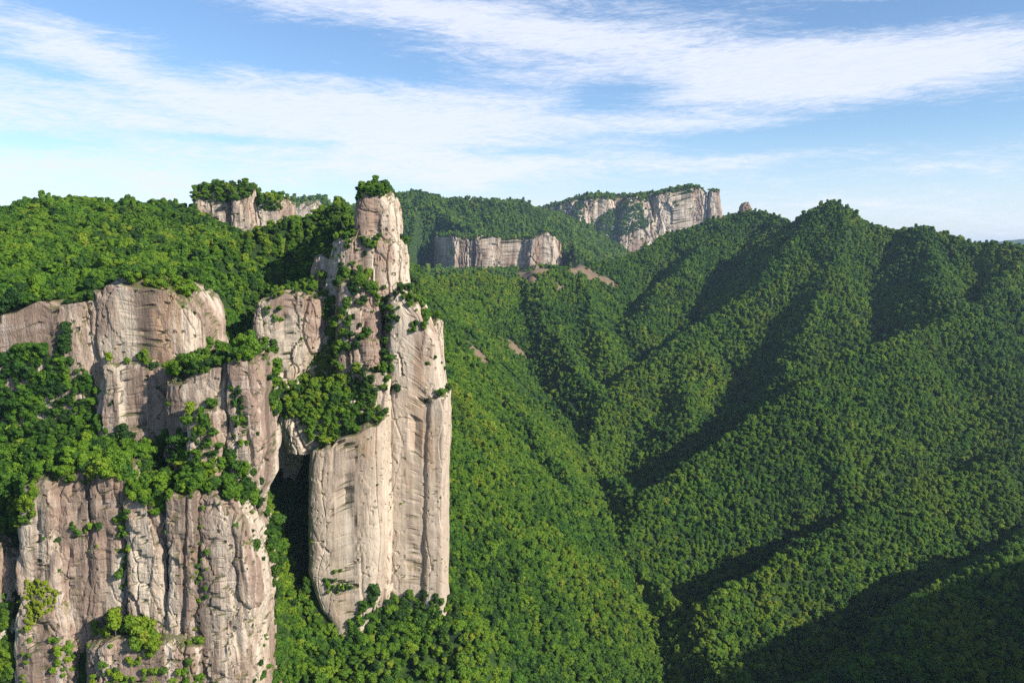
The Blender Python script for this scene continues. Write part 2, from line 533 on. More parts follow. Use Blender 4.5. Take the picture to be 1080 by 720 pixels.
def ridge_heights(X, Y, ridges, base, seed0=0, amp=1.0):
    hs, owners = [], []
    wx = X + 14 * fbm(X / 90, Y / 90, None, 3, 41)
    wy = Y + 14 * fbm(X / 90, Y / 90, None, 3, 57)
    for i, (o, k, ln) in enumerate(ridges):
        d, z, s = seg_field(wx, wy, ln)
        de = np.sqrt(d * d + 36.0) - 6.0
        gul = perlin(s / 42.0, d / 400.0, None, seed0 + i * 3) + 0.75 * perlin(s / 19.0, d / 160.0, None, seed0 + i * 3 + 1)
        h = z - k * de - (1.9 - k) * np.maximum(0, de - 110) * (o == 'hillside') + amp * np.clip(de / 60.0, 0, 1.0) * 14.0 * gul
        hs.append(h)
        owners.append(o)
    hs = np.stack(hs)
    mx = hs.max(0)
    T = 5.0
    h = mx + T * np.log(np.exp((hs - mx) / T).sum(0)) - T * 0.35
    own = hs.argmax(0)
    h = np.maximum(h, base)
    return h, own, owners


def height(X, Y):
    X = np.asarray(X, np.float32)
    Y = np.asarray(Y, np.float32)
    h, own, owners = ridge_heights(X, Y, RIDGES, -420.0)
    hf, ownf, ownersf = ridge_heights(X, Y, FAR, -420.0, 60, 1.6)
    for k, ln in FEET:
        d, z, s = seg_field(X, Y, ln)
        yl = np.interp(X, ln[:, 0], ln[:, 1])
        inx = (X > ln[0, 0]) & (X < ln[-1, 0]) & (Y > (1990 if ln[0, 1] < 3000 else 2960))
        hf = np.where(inx, np.minimum(hf, np.where(Y < yl, z, z + k * d)), hf)
    far = (hf > h) & (Y > 1500)
    h = np.where(far, hf, h)
    for i, (k, ln) in enumerate(CUTS):
        d, z, s = seg_field(X, Y, ln)
        if k == 3.2:
            yl = np.interp(X, ln[:5, 0], ln[:5, 1])
            inx = (X > ln[0, 0] - 8) & (X < ln[4, 0] + 40) & (Y < yl)
            d = np.where(inx, -0.25 * d, d)
            c = z + k * np.where(inx, d, np.maximum(0, d - 3))
            h = np.minimum(h, c)
            continue
        c = z + k * np.maximum(0, d - 3) + (5 * perlin(X / 23, Y / 23, None, 90 + i) if k < 2 else 0)
        if k == 0.95:      # the hill west of the pillar stands clear of the valley
            c = c + 6.0 * np.maximum(0, np.interp(Y, [430, 560, 640, 720, 900], [-80, -78, -95, -130, -250]) - X)
        h = np.minimum(h, c)
    yf = np.interp(X, FRONT[:, 0], FRONT[:, 1])
    kf = np.interp(X, FRONT[:, 0], FRONT[:, 2])
    h = np.minimum(h, -0.60 * yf + kf * np.maximum(0, Y - yf))
    led = -114 + 2.0 * (Y - 300) + 9.0 * np.maximum(0, Y - 326)
    h = np.where(X < -84, np.minimum(h, led), h)
    d, z, s_ = seg_field(X, Y, SIDE)
    h = np.maximum(h, z - 0.9 * d)
    h = h + 4.2 * fbm(X / 45, Y / 45, None, 4, 5, 0.58)
    names = ['hillside', 'valley_slope', 'mountain', 'plateau']
    o1 = np.array([names.index(n) for n in owners])[own]
    o = np.where(far, 3, o1)
    return h, o


# bare earth scars: pixel centre, half sizes (photo px), tilt
BARE = [(503, 374, 24, 6, 0.75), (545, 370, 18, 5, 0.75), (612, 286, 26, 7, 0.35), (590, 303, 9, 4, 0.5), (556, 292, 12, 7, 0.6), (570, 286, 18, 4, 0.2), (640, 296, 10, 4, 0.5), (346, 283, 15, 10, -0.6), (648, 300, 5, 3, 0.3),
        (475, 281, 9, 4, 0.4), (610, 545, 9, 2.5, 0.9), (590, 700, 3, 8, 0.2), (870, 475, 3, 2, 0)]


def bareness(px, py):
    b = np.zeros_like(px)
    for (cx, cyy, hx, hy, tl) in BARE:
        c, s = math.cos(tl), math.sin(tl)
        u = (px - cx) * c + (py - cyy) * s
        v = -(px - cx) * s + (py - cyy) * c
        b = np.maximum(b, np.exp(-((u / hx) ** 2 + (v / hy) ** 2) * 0.9))
    return b


def build_terrain():
    allV, allF, allO = [], [], []
    out = {}
    for gi, (x0, x1, y0, y1, st) in enumerate([(-760, 1500, 0, 1990, 5.0), (-1500, 2600, 1990, 4300, 15.0)]):
        xs = np.arange(x0, x1 + 0.1, st)
        ys = np.arange(y0, y1 + 0.1, st)
        if gi == 0:
            ys = np.append(ys, 1990.0) if ys[-1] < 1990 else ys
        X, Y = np.meshgrid(xs, ys)
        H, O = height(X, Y)
        ny, nx = X.shape
        V = np.stack([X, Y, H], -1).reshape(-1, 3)
        i = np.arange(nx * ny).reshape(ny, nx)
        Fq = np.stack([i[:-1, :-1], i[:-1, 1:], i[1:, 1:], i[1:, :-1]], -1).reshape(-1, 4)
        fo = O[:-1, :-1].reshape(-1)
        allV.append(V)
        allF.append(Fq)
        allO.append(fo)
    off = 0
    VV = np.concatenate(allV)
    FF = []
    for V, Fq in zip(allV, allF):
        FF.append(Fq + off)
        off += len(V)
    FF = np.concatenate(FF)
    OO = np.concatenate(allO)
    px, py, dep = to_px(VV)
    bare = bareness(px, py) * (VV[:, 1] > 480)
    for k, nm in enumerate(['hillside', 'valley_slope', 'mountain', 'plateau']):
        f = FF[OO == k]
        if not len(f):
            continue
        u, inv = np.unique(f, return_inverse=True)
        me = mesh_from(nm, VV[u], inv.reshape(-1, 4))
        at = me.attributes.new('bare', 'FLOAT', 'POINT')
        at.data.foreach_set('value', bare[u].astype(np.float32))
        tag(link(nm, me, M['ground']), kind='structure')
    return VV, FF


TV, TF = build_terrain()

# ground to the horizon, a blue hill far away on the right
n = 96
ring = [0.0, 4000, 12000, 30000, 60000, 100000]
V = [(0, 0, -430)]
FQ = []
for r in ring[1:]:
    for i in range(n):
        a = 2 * math.pi * i / n
        V.append((r * math.cos(a), r * math.sin(a), -430 - 0.0))
for k in range(len(ring) - 2):
    for i in range(n):
        a, b_ = 1 + k * n + i, 1 + k * n + (i + 1) % n
        FQ.append((a, a + n, b_ + n, b_))
for i in range(0, n, 2):
    FQ.append((0, 1 + i, 1 + i + 1, 1 + (i + 2) % n))
tag(link('ground', mesh_from('ground', V, FQ), M['ground']), kind='structure')


def far_hills():
    xs = np.linspace(1800, 9500, 120)
    ys = np.linspace(7600, 10400, 50)
    X, Y = np.meshgrid(xs, ys)
    prof = np.interp(X, [1800, 3500, 5200, 5500, 5800, 6200, 7000, 9500], [-300, -150, 20, 90, 105, 80, 110, -100])
    H = -430 + (prof + 430) * np.exp(-((Y - 9000) / 750) ** 2) + 25 * fbm(X / 500, Y / 500, None, 4, 77)
    i = np.arange(X.size).reshape(X.shape)
    Fq = np.stack([i[:-1, :-1], i[:-1, 1:], i[1:, 1:], i[1:, :-1]], -1).reshape(-1, 4)
    tag(link('distant_hill', mesh_from('distant_hill', np.stack([X, Y, H], -1).reshape(-1, 3), Fq), M['ground']), kind='structure')


far_hills()


# ------------------------------------------------------------------ rock
def loft(rows, d, ry, n=3.0, res=0.9, s=1.0, seed=0, dome=0.25, top=None, amp=1.0, dy_top=0.0, rot=0.0, groove=1.0, slab=1.0, cracks=()):
    """A weathered rock column: rows of (py, left px, right px) at front distance d, half depth ry (m). Closed at the top."""
    rows = sorted(rows)
    n = n * 1.55
    dm = d + 0.45 * ry
    z = np.array([P(540, r[0], d)[2] for r in rows])
    xl = np.array([P(r[1], r[0], dm)[0] for r in rows])
    xr = np.array([P(r[2], r[0], dm)[0] for r in rows])
    z, xl, xr = z[::-1], xl[::-1], xr[::-1]           # bottom first
    nz = max(8, int((z[-1] - z[0]) / res))
    zz = np.linspace(z[0], z[-1], nz)
    ker = 3
    L_ = np.interp(zz, z, xl)
    R_ = np.interp(zz, z, xr)
    cx, rx = (L_ + R_) / 2, (R_ - L_) / 2
    per = 2 * (rx.max() + ry) * 1.8
    na = int(np.clip(per / res, 24, 420))
    ph = np.linspace(0, 2 * math.pi, na, endpoint=False) - math.pi / 2
    c, sn = np.cos(ph), np.sin(ph)
    ux = np.sign(c) * np.abs(c) ** (2 / n)
    uy = np.sign(sn) * np.abs(sn) ** (2 / n)
    # extra shrinking rings over the top
    dh = dome * min(rx[-1], ry)
    nd = max(7, int(rx[-1] / res / 1.5))
    t = np.linspace(0, 1, nd + 1)[1:]
    sc = np.concatenate([np.ones(nz), np.cos(t * math.pi / 2) * 0.985 + 0.015])
    zz = np.concatenate([zz, zz[-1] + dh * np.sin(t * math.pi / 2)])
    cx = np.concatenate([cx, np.full(nd, cx[-1])])
    rx = np.concatenate([rx, np.full(nd, rx[-1])])
    frac = np.clip((zz - zz[0]) / (zz[-1] - zz[0]), 0, 1)
    ryz = ry * np.ones_like(zz)
    X = cx[:, None] + rx[:, None] * sc[:, None] * ux[None]
    Y = d + ry + dy_top * frac[:, None] + ryz[:, None] * sc[:, None] * uy[None]
    Z = np.repeat(zz[:, None], na, 1)
    if rot:
        xc, yc = cx.mean(), d + ry
        cr, sr = math.cos(rot), math.sin(rot)
        X, Y = xc + (X - xc) * cr - (Y - yc) * sr, yc + (X - xc) * sr + (Y - yc) * cr
    if top is not None:
        tx = np.array([P(q[0], q[1], dm)[0] for q in top])
        tz = np.array([P(540, q[1], d)[2] for q in top])
        zt = np.interp(X, tx, tz)
        zmax = zz[-1]
        Z = zz[0] + (Z - zz[0]) * (zt - zz[0]) / (zmax - zz[0])
    rim = np.clip((frac[:, None] - 0.5) * 2, 0, 1) ** 2
    Z = Z + rim * s * (1.8 * perlin(X / (11 * s) + seed, Y / (11 * s), None, seed + 31) + 1.5 * np.tanh(4 * perlin(X / (6 * s), Y / (6 * s), None, seed + 32)))
    # outward normals in plan
    nxv, nyv = ux / np.maximum(rx.mean(), 1), uy / max(ry, 1)
    ln = np.hypot(nxv, nyv)
    nxv, nyv = nxv / ln, nyv / ln
    if rot:
        nxv, nyv = nxv * cr - nyv * sr, nxv * sr + nyv * cr
    so = seed * 17.3
    wob = 6 * s * perlin(X / (30 * s), Y / (30 * s), Z / (30 * s), seed + 5)
    a = 0.7 * s * perlin((X + wob) / (15 * s) + so, Y / (15 * s), Z / (75 * s), seed)
    w1, w2 = 2.2 * s * perlin(X / (7 * s), Y / (7 * s), Z / (9 * s), seed + 13), 4 * s * perlin(X / (9 * s), Y / (9 * s), Z / (16 * s), seed + 14)
    v1, e1 = slabs((X + w1) / (9 * s) + so, (Y + w1) / (9 * s), (Z + w2) / (26 * s), seed + 15)
    v2, e2 = slabs((X + w1) / (3.6 * s) + so, (Y + w1) / (3.6 * s), (Z + w2) / (8 * s), seed + 16)
    a += slab * s * (0.85 * v1 - 0.6 * np.exp(-(e1 / 0.04) ** 2) + 0.22 * v2 - 0.18 * np.exp(-(e2 / 0.06) ** 2))
    a += 0.42 * s * fbm(X / (8 * s) + so, Y / (8 * s), Z / (14 * s), 5, seed + 2, 0.6)
    bedn = perlin(X / (70 * s), Y / (70 * s), Z / (7 * s) + so, seed + 3)
    a += 0.25 * s * np.tanh(bedn * 4)
    gr = perlin((X + wob) / (13 * s) + so, Y / (13 * s), Z / (130 * s), seed + 4)
    a -= groove * 1.6 * s * np.exp(-(gr / 0.03) ** 2)
    cr2 = perlin(X / (26 * s), Y / (26 * s), Z / (11 * s) + so, seed + 6)
    a -= groove * 0.3 * s * np.exp(-(cr2 / 0.02) ** 2)
    pit = perlin(X / (2.6 * s), Y / (2.6 * s), Z / (1.9 * s), seed + 19) - 0.25 * perlin(X / (14 * s), Y / (14 * s), Z / (14 * s), seed + 20)
    a -= 1.0 * s * np.clip((pit - 0.42) * 9, 0, 1)
    a *= amp
    # single open joints and overhung slots: (px, py) to (px, py), half width and depth in metres
    for (u0, w0, u1, w1_, hw, dp) in cracks:
        p0, p1 = P(u0, w0, d), P(u1, w1_, d)
        dx, dz = p1[0] - p0[0], p1[2] - p0[2]
        wx_, wz_ = X + 1.2 * perlin(Z / 6, Y / 9, None, 71), Z + 1.0 * perlin(X / 6, Y / 9, None, 72)
        t_ = np.clip(((wx_ - p0[0]) * dx + (wz_ - p0[2]) * dz) / (dx * dx + dz * dz), 0, 1)
        dd = np.hypot(wx_ - p0[0] - t_ * dx, wz_ - p0[2] - t_ * dz)
        a = a - dp * np.exp(-(dd / hw) ** 4) * (Y < d + ry)
    fade = np.clip(sc[:, None] * 1.3, 0.1, 1)
    X = X + a * nxv[None] * fade
    Y = Y + a * nyv[None] * fade
    Z = Z + (1 - sc[:, None]) * 1.2 * s * fbm(X / (8 * s), Y / (8 * s), None, 3, seed + 8)
    nr = len(zz)
    V = np.stack([X, Y, Z], -1).reshape(-1, 3)
    i = np.arange(nr * na).reshape(nr, na)
    j = np.roll(i, -1, 1)
    Fq = np.stack([i[:-1], j[:-1], j[1:], i[1:]], -1).reshape(-1, 4)
    # close the last ring
    ctr = V[i[-1]].mean(0)
    V = np.vstack([V, ctr])
    ci = len(V) - 1
    k = np.arange(0, na - 1, 2)
    cap = np.stack([i[-1][k], i[-1][(k + 1) % na], i[-1][(k + 2) % na], np.full(len(k), ci)], -1)
    return V, np.vstack([Fq, cap])


ROCKS = []


def rock(name, lofts, mat, label, cat):
    VV, FF, off = [], [], 0
    for V, Fq in lofts:
        VV.append(V)
        FF.append(Fq + off)
        off += len(V)
    VV, FF = np.vstack(VV), np.vstack(FF)
    o = link(name, mesh_from(name, VV, FF, False), mat)
    tag(o, label, cat)
    ROCKS.append((VV, FF))
    return o


# --- near cliff, about 300 m away
Lf = []
A = lambda *a, **k: Lf.append(loft(*a, **k))
# upper tier
A([(300, 98, 214), (330, 98, 216), (352, 98, 226), (372, 100, 222), (420, 102, 215), (560, 100, 215)], 322, 22, n=3.6, seed=1, res=0.6, dome=0.16, slab=0.45, groove=0.6,
  top=[(80, 318), (100, 308), (110, 301), (136, 294), (165, 297), (186, 304), (200, 313), (211, 330), (218, 346)])
A([(322, -60, 118), (360, -60, 118), (560, -60, 118)], 322.5, 20, n=4, seed=2, res=0.7, dome=0.10, slab=0.5, groove=0.6, top=[(-60, 336), (0, 331), (40, 319), (90, 317), (120, 310)])
A([(318, -330, -45), (560, -330, -45)], 330, 24, n=4, seed=12, res=1.5, dome=0.1)
# middle right block and its outer column
A([(392, 178, 250), (430, 178, 250), (470, 178, 252), (560, 178, 256)], 308, 18, n=3.2, seed=3, res=0.6, dome=0.25, slab=0.6, top=[(170, 402), (190, 396), (215, 391), (250, 378)])
A([(382, 240, 280), (420, 240, 281), (480, 244, 282), (515, 240, 280), (545, 230, 266), (600, 225, 258)], 306, 15, n=3.4, seed=4, res=0.6, dome=0.3)
A([(440, 200, 238), (480, 200, 240), (560, 200, 246)], 303, 10, n=2.6, seed=13, res=0.6, dome=0.6)
A([(394, 98, 186), (450, 98, 192), (560, 98, 192)], 314, 14, n=3, seed=5, res=0.7, dome=0.5, dy_top=5)
# lower tier
A([(590, -70, 24), (640, -70, 26), (780, -70, 27)], 290, 20, n=3, seed=6, res=0.6, dome=0.3, top=[(-70, 560), (0, 572), (24, 584)])
A([(512, 33, 72), (560, 30, 74), (620, 26, 78), (680, 26, 90), (780, 26, 98)], 287, 18, n=3.2, seed=7, res=0.6, dome=0.4)
A([(500, 68, 112), (600, 68, 112), (780, 68, 116)], 291, 16, n=3.4, seed=8, res=0.6, dome=0.3)
A([(498, 100, 142), (600, 100, 142), (780, 100, 146)], 290, 16, n=3.6, seed=9, res=0.6, dome=0.3)
A([(536, 133, 181), (600, 134, 182), (650, 138, 184), (668, 146, 184), (780, 160, 186)], 287, 14, n=2.8, cracks=[(136, 628, 152, 668, 1.1, 4.0), (152, 668, 166, 690, 0.8, 3.0)], seed=10, res=0.5, dome=0.5)
A([(526, 180, 214), (580, 180, 217), (690, 178, 220), (780, 178, 220)], 286, 16, n=2.8, seed=11, res=0.5, dome=0.5)
A([(532, 210, 252), (560, 209, 261), (600, 208, 276), (640, 208, 279), (680, 208, 273), (720, 208, 275), (780, 208, 279)], 287, 20, n=2.7, seed=14, res=0.5, dome=0.5)
A([(640, 258, 276), (690, 256, 280), (780, 256, 284)], 297, 10, n=2.6, seed=15, res=0.6, dome=0.5)
A([(690, 90, 215), (780, 90, 215)], 281, 12, n=3, seed=16, res=0.6, dome=0.6)
near_cliff = rock('cliff', Lf, rock_mat('near_cliff_rock', 1.0, stain=1.0, pink=0.75),
                  'wide stained cliff in two tiers with a wooded ledge between them', 'cliff')

# --- the pillar
Lf = []
A([(452, 292, 404), (480, 300, 405)], 433, 15, n=1.8, seed=33, res=0.7, dome=1.5, dy_top=4)
A([(318, 316, 430), (360, 312, 440), (470, 306, 440)], 458, 16, n=2.0, seed=34, res=0.7, dome=0.7)
A([(262, 350, 425), (280, 346, 427), (297, 343, 428), (330, 336, 430), (420, 326, 434)], 456, 22, n=2.6, seed=35, res=0.7, dome=0.5, amp=0.9)
A([(199, 377, 416), (215, 375, 420), (245, 373, 421), (262, 371, 423), (297, 368, 424), (420, 366, 428)], 460, 20, n=2.8, seed=21, res=0.7, dome=0.45,
  top=[(372, 202), (385, 197), (400, 195), (412, 199), (420, 206)])
A([(275, 328, 366), (300, 322, 372), (400, 320, 380)], 462, 18, n=2.6, seed=22, res=0.8, dome=0.5, dy_top=6)
A([(318, 408, 448), (335, 406, 464), (365, 406, 467), (400, 407, 474), (440, 407, 473), (500, 406, 469), (560, 406, 469), (625, 406, 470), (680, 404, 474)], 446, 19, n=3.2, seed=23, res=0.65, dome=0.35,
  top=[(400, 316), (424, 306), (438, 316), (450, 328), (462, 342), (473, 368)], groove=0.6, slab=0.45, amp=0.62, cracks=[(441, 424, 470, 421, 0.9, 3.5), (437, 440, 439, 540, 0.7, 2.0), (439, 540, 436, 610, 0.6, 1.2), (420, 372, 424, 395, .6, 1)])
A([(420, 452, 474), (470, 448, 472), (625, 446, 471), (680, 446, 474)], 444, 14, n=3, seed=24, res=0.65, dome=0.3, groove=0.5, slab=0.4, amp=0.6)
A([(462, 326, 410), (520, 325, 409), (600, 326, 408), (640, 338, 402), (662, 354, 390), (690, 356, 388)], 428, 20, n=3.4, seed=25, res=0.6, dome=0.25,
  top=[(322, 474), (345, 468), (375, 452), (400, 440), (412, 436)], groove=0.5, slab=0.45, amp=0.62, cracks=[(371, 476, 362, 532, 0.9, 2.5), (352, 468, 372, 472, 0.9, 3.0), (356, 606, 378, 590, 0.6, 1.2), (340, 612, 376, 618, 0.9, 2.0), (372, 622, 368, 646, 0.5, 1.2)])
A([(398, 378, 412), (470, 372, 414), (640, 372, 414)], 440, 16, n=2.8, seed=26, res=0.65, dome=0.5)
A([(306, 354, 399), (350, 352, 403), (420, 354, 405), (480, 356, 405)], 446, 13, n=2.6, seed=27, res=0.6, dome=0.6)
A([(362, 366, 402), (392, 368, 401), (404, 376, 396), (425, 374, 398)], 443, 10, n=2.6, seed=28, res=0.5, dome=0.4)
A([(318, 268, 340), (345, 264, 343), (372, 270, 338), (395, 284, 322), (420, 292, 312)], 448, 18, n=3.0, seed=29, res=0.6, dome=0.25, top=[(262, 330), (280, 312), (300, 306), (330, 306), (345, 314)])
A([(318, 312, 350), (360, 312, 352), (470, 312, 356)], 456, 14, n=3, seed=30, res=0.7, dome=0.5)
A([(412, 282, 322), (440, 282, 328), (500, 284, 330), (640, 290, 335)], 466, 16, n=3.2, seed=31, res=0.7, dome=0.3)
A([(345, 290, 465), (640, 290, 466), (680, 290, 466)], 468, 20, n=4, seed=32, res=1.2, dome=0.4)
pillar = rock('rock_pillar', Lf, rock_mat('pillar_rock', 1.0, stain=0.42, pale_below=-72, pink=0.72, bump=0.42),
              'tallest pale rock tower with a leafy crown, standing free above the valley', 'rock tower')

# --- capped crag on the left skyline
Lf = []
A([(204, 206, 256), (225, 204, 268), (270, 202, 270)], 688, 24, n=2.8, seed=41, res=1.0, s=1.2, dome=0.3)
A([(200, 245, 266), (240, 245, 271), (275, 245, 272)], 684, 20, n=2.8, seed=42, res=1.0, s=1.2, dome=0.3)
A([(213, 266, 303), (250, 270, 305), (285, 270, 306)], 690, 22, n=3, seed=43, res=1.0, s=1.2, dome=0.25)
crag = rock('crag', Lf, rock_mat('crag_rock', 1.2, stain=0.8, pink=0.7), 'low pinkish crag with a bushy cap on the left skyline', 'crag')

# --- far cliffs
Lf = []
A([(250, 482, 592), (291, 482, 594)], 2275, 70, n=6, seed=51, res=2.6, s=2.4, dome=0.12, amp=1.35, top=[(480, 250), (500, 252), (530, 251), (550, 254), (560, 250), (574, 242), (582, 246), (592, 256)], slab=1.3)
A([(252, 500, 528), (291, 500, 528)], 2262, 40, n=4, seed=55, res=2.6, s=2.4, dome=0.2, amp=1.2)
A([(246, 557, 588), (262, 554, 591), (292, 552, 593)], 2252, 70, n=3.2, seed=53, res=2.6, s=2.4, dome=0.3, amp=1.2, top=[(550, 255), (560, 250), (574, 242), (584, 247), (592, 258)])
A([(250, 455, 500), (291, 455, 500)], 2310, 34, n=5, seed=54, res=2.6, s=2.4, dome=0.1, rot=-0.95)
mesa = rock('cliff', Lf, rock_mat('mesa_rock', 2.2, stain=0.9, pink=0.6), 'low banded cliff with upright seams at the head of the valley', 'cliff')
Lf = []
A([(217, 556, 600), (250, 556, 600)], 3470, 70, n=4, seed=69, res=4, s=3.2, dome=0.3, amp=1.3, top=[(556, 222), (575, 219), (590, 214), (600, 213)])
A([(206, 590, 700), (300, 590, 704)], 3400, 90, n=6, seed=62, res=4, s=3.2, dome=0.15, amp=1.6, top=[(588, 214), (604, 210), (620, 206), (640, 205), (655, 207), (672, 206), (690, 203), (704, 202)], slab=1.4)
A([(206, 612, 648), (240, 606, 652), (300, 600, 660)], 3350, 60, n=3, seed=63, res=4, s=3.2, dome=0.3, amp=1.4, top=[(600, 212), (620, 208), (640, 207), (660, 210)])
A([(199, 688, 744), (225, 688, 745), (268, 684, 746)], 3330, 110, n=4, seed=64, res=4, s=3.2, dome=0.15, amp=1.5, top=[(684, 206), (700, 201), (720, 198), (732, 195), (744, 203)], slab=1.4)
A([(226, 655, 690), (262, 645, 700), (300, 640, 705)], 3285, 60, n=2.4, seed=65, res=4, s=3.2, dome=1.3, dy_top=40, amp=1.5)
A([(240, 632, 660), (300, 626, 664)], 3300, 50, n=2.4, seed=70, res=4, s=3.2, dome=1.5, dy_top=40, amp=1.5)
A([(226, 606, 622), (300, 594, 640)], 3300, 60, n=2.4, seed=66, res=4, s=3.2, dome=1.6, dy_top=40, amp=1.5)
plateau = rock('cliff', Lf, rock_mat('plateau_rock', 3.0, stain=0.8, pink=0.5), 'farthest long cliff under a green plateau on the skyline', 'cliff')
stack = rock('rock_pillar', [loft([(203, 748, 759), (215, 747, 761), (240, 746, 764)], 3320, 24, n=2.6, seed=67, res=4, s=3, dome=0.4)], rock_mat('stack_rock', 3.0, pink=0.8),
             'dark slender rock pillar at the right end of the farthest cliff', 'rock tower')
far_cliff = rock('cliff', [loft([(212, 304, 342), (224, 304, 342), (250, 302, 344)], 2270, 40, n=3, seed=71, res=3, s=2.6, dome=0.9, dy_top=25, top=[(300, 221), (316, 213), (330, 210), (344, 214)])], rock_mat('grey_rock', 2.6, pink=0.3),
                 'small grey far cliff showing between the skyline crag and the rock tower', 'cliff')
knob = rock('boulder', [loft([(216, 782, 791), (219, 780, 793), (228, 780, 794)], 1788, 12, n=2.4, seed=68, res=1.4, s=1.6, dome=0.5)], rock_mat('knob_rock', 1.6, pink=1.0),
            'small round rock knob alone on the wooded skyline left of the peak', 'boulder')

# ------------------------------------------------------------------ acceleration structures
rv, rf, off = [], [], 0
for V, Fq in ROCKS:
    rv.append(V)
    rf.append(Fq + off)
    off += len(V)
rv, rf = np.vstack(rv), np.vstack(rf)
BV_ROCK = BVHTree.FromPolygons(rv.tolist(), rf.tolist())
BV_ALL = BVHTree.FromPolygons(rv.tolist() + TV.tolist(), rf.tolist() + (TF + len(rv)).tolist())
rock_lo, rock_hi = rv.min(0), rv.max(0)

# ------------------------------------------------------------------ tree models
def tri_tube(pts, rad, sides=6):
    V, Fq = [], []
    for k, (p, r) in enumerate(zip(pts, rad)):
        for i in range(sides):
            a = 2 * math.pi * i / sides
            V.append((p[0] + r * math.cos(a), p[1] + r * math.sin(a), p[2]))
    for k in range(len(pts) - 1):
        for i in range(sides):
            a, b_ = k * sides + i, k * sides + (i + 1) % sides
            Fq.append((a, b_, b_ + sides, a + sides))
    return V, Fq


def make_tree_meshes(seed, width, hgt, nleaf, clumps, flat=0.75, base=0.35, leaf=0.30):
    """crown of leaf sprays in lumpy clumps on a limbed trunk"""
    r = np.random.default_rng(seed)
    cz0, cz1 = hgt * base, hgt
    C = []
    for k in range(clumps):
        t = (k + 0.5) / clumps
        zc = cz0 + (cz1 - cz0) * (0.18 + 0.70 * t)
        prof = math.sin(math.pi * min(1, 0.22 + 0.72 * (1 - t)) ** 0.9)
        rr = width * 0.5 * prof * r.uniform(0.2, 0.85)
        a = k * 2.4 + r.uniform(-.5, .5)
        C.append((rr * math.cos(a), rr * math.sin(a), zc, width * r.uniform(0.13, 0.26)))
    C = np.array(C)
    w = C[:, 3] ** 2
    ci = r.choice(len(C), nleaf, p=w / w.sum())
    d = r.normal(size=(nleaf, 3))
    d[:, 2] = d[:, 2] * 0.9 + 0.25
    d /= np.linalg.norm(d, axis=1, keepdims=True)
    rad = C[ci, 3] * r.uniform(0.72, 1.18, nleaf)
    ctr = C[ci, :3] + d * rad[:, None] * np.array([1, 1, flat])
    nrm = d + r.normal(size=(nleaf, 3)) * 0.45
    nrm[:, 2] += 0.25
    nrm /= np.linalg.norm(nrm, axis=1, keepdims=True)
    h = np.cross(nrm, r.normal(size=(nleaf, 3)))
    h /= np.linalg.norm(h, axis=1, keepdims=True)
    b_ = np.cross(nrm, h)
    sz = leaf * r.uniform(0.6, 1.3, nleaf)[:, None]
    q = np.stack([ctr - h * sz - b_ * sz * .55, ctr + h * sz - b_ * sz * .75, ctr + h * sz * .8 + b_ * sz * .7 + nrm * sz * .15, ctr - h * sz * .7 + b_ * sz * .6 - nrm * sz * .15], 1)
    V = q.reshape(-1, 3)
    Fq = np.arange(nleaf * 4).reshape(-1, 4)
    # inner bodies of the clumps
    cv, cf = [], []
    off = len(V)
    for c in C:
        us, vs = 8, 5
        for j in range(vs + 1):
            for i in range(us):
                a, e = 2 * math.pi * i / us, math.pi * (j / vs - .5)
                k = 0.80 * c[3] * (1 + r.uniform(-.15, .15))
                cv.append((c[0] + k * math.cos(e) * math.cos(a), c[1] + k * math.cos(e) * math.sin(a), c[2] + k * flat * math.sin(e)))
        for j in range(vs):
            for i in range(us):
                cf.append((off + j * us + i, off + j * us + (i + 1) % us, off + (j + 1) * us + (i + 1) % us, off + (j + 1) * us + i))
        off += us * (vs + 1)
    crown = mesh_from('crown', np.vstack([V, cv]), np.vstack([Fq, cf]), False)
    crown.materials.append(M['foliage'])
    TVv, TFf = [], []
    pts = [(0, 0, -1.5), (0.05, 0, hgt * .18), (0.12, 0.08, hgt * .4), (0.05, 0.1, hgt * .62), (0, 0.05, hgt * .8)]
    v, f = tri_tube(pts, [.24, .19, .15, .10, .04], 7)
    TVv += v
    TFf += f
    for k in range(min(5, clumps)):
        c = C[(k * 3) % len(C)]
        o_ = len(TVv)
        v, f = tri_tube([(0.1, 0.05, hgt * (.25 + .06 * k)), (c[0] * .5, c[1] * .5, (hgt * .3 + c[2]) * .5 + .2), (c[0], c[1], c[2])], [.10, .07, .03], 5)
        TVv += v
        TFf += [tuple(i + o_ for i in q) for q in f]
    trunk = mesh_from('trunk', np.array(TVv), np.array(TFf))
    trunk.materials.append(M['bark'])
    return crown, trunk


SPEC = [  # seed, width, height, leaves, clumps, flat, base
    (101, 6.4, 7.4, 2300, 19, 0.75, 0.22),
    (102, 5.2, 9.0, 2100, 18, 0.80, 0.20),
    (103, 8.0, 6.8, 2700, 24, 0.60, 0.22),
    (104, 4.2, 6.6, 1600, 14, 0.85, 0.18),
    (105, 6.2, 10.0, 2300, 20, 0.50, 0.15),
    (106, 3.4, 2.7, 900, 11, 0.70, 0.05),     # shrub
]
TREES = [make_tree_meshes(*s) for s in SPEC]
WIDTH = np.array([s[1] for s in SPEC])
HGT = np.array([s[2] for s in SPEC])

# ------------------------------------------------------------------ where the trees stand
pts = []      # x, y, z, variant, scale, place


def in_view(p, mx=90, my=80):
    px, py, dep = to_px(p)
    return (px > -mx) & (px < 1080 + mx) & (py > -my) & (py < 720 + my + 40) & (p[..., 1] > 50)


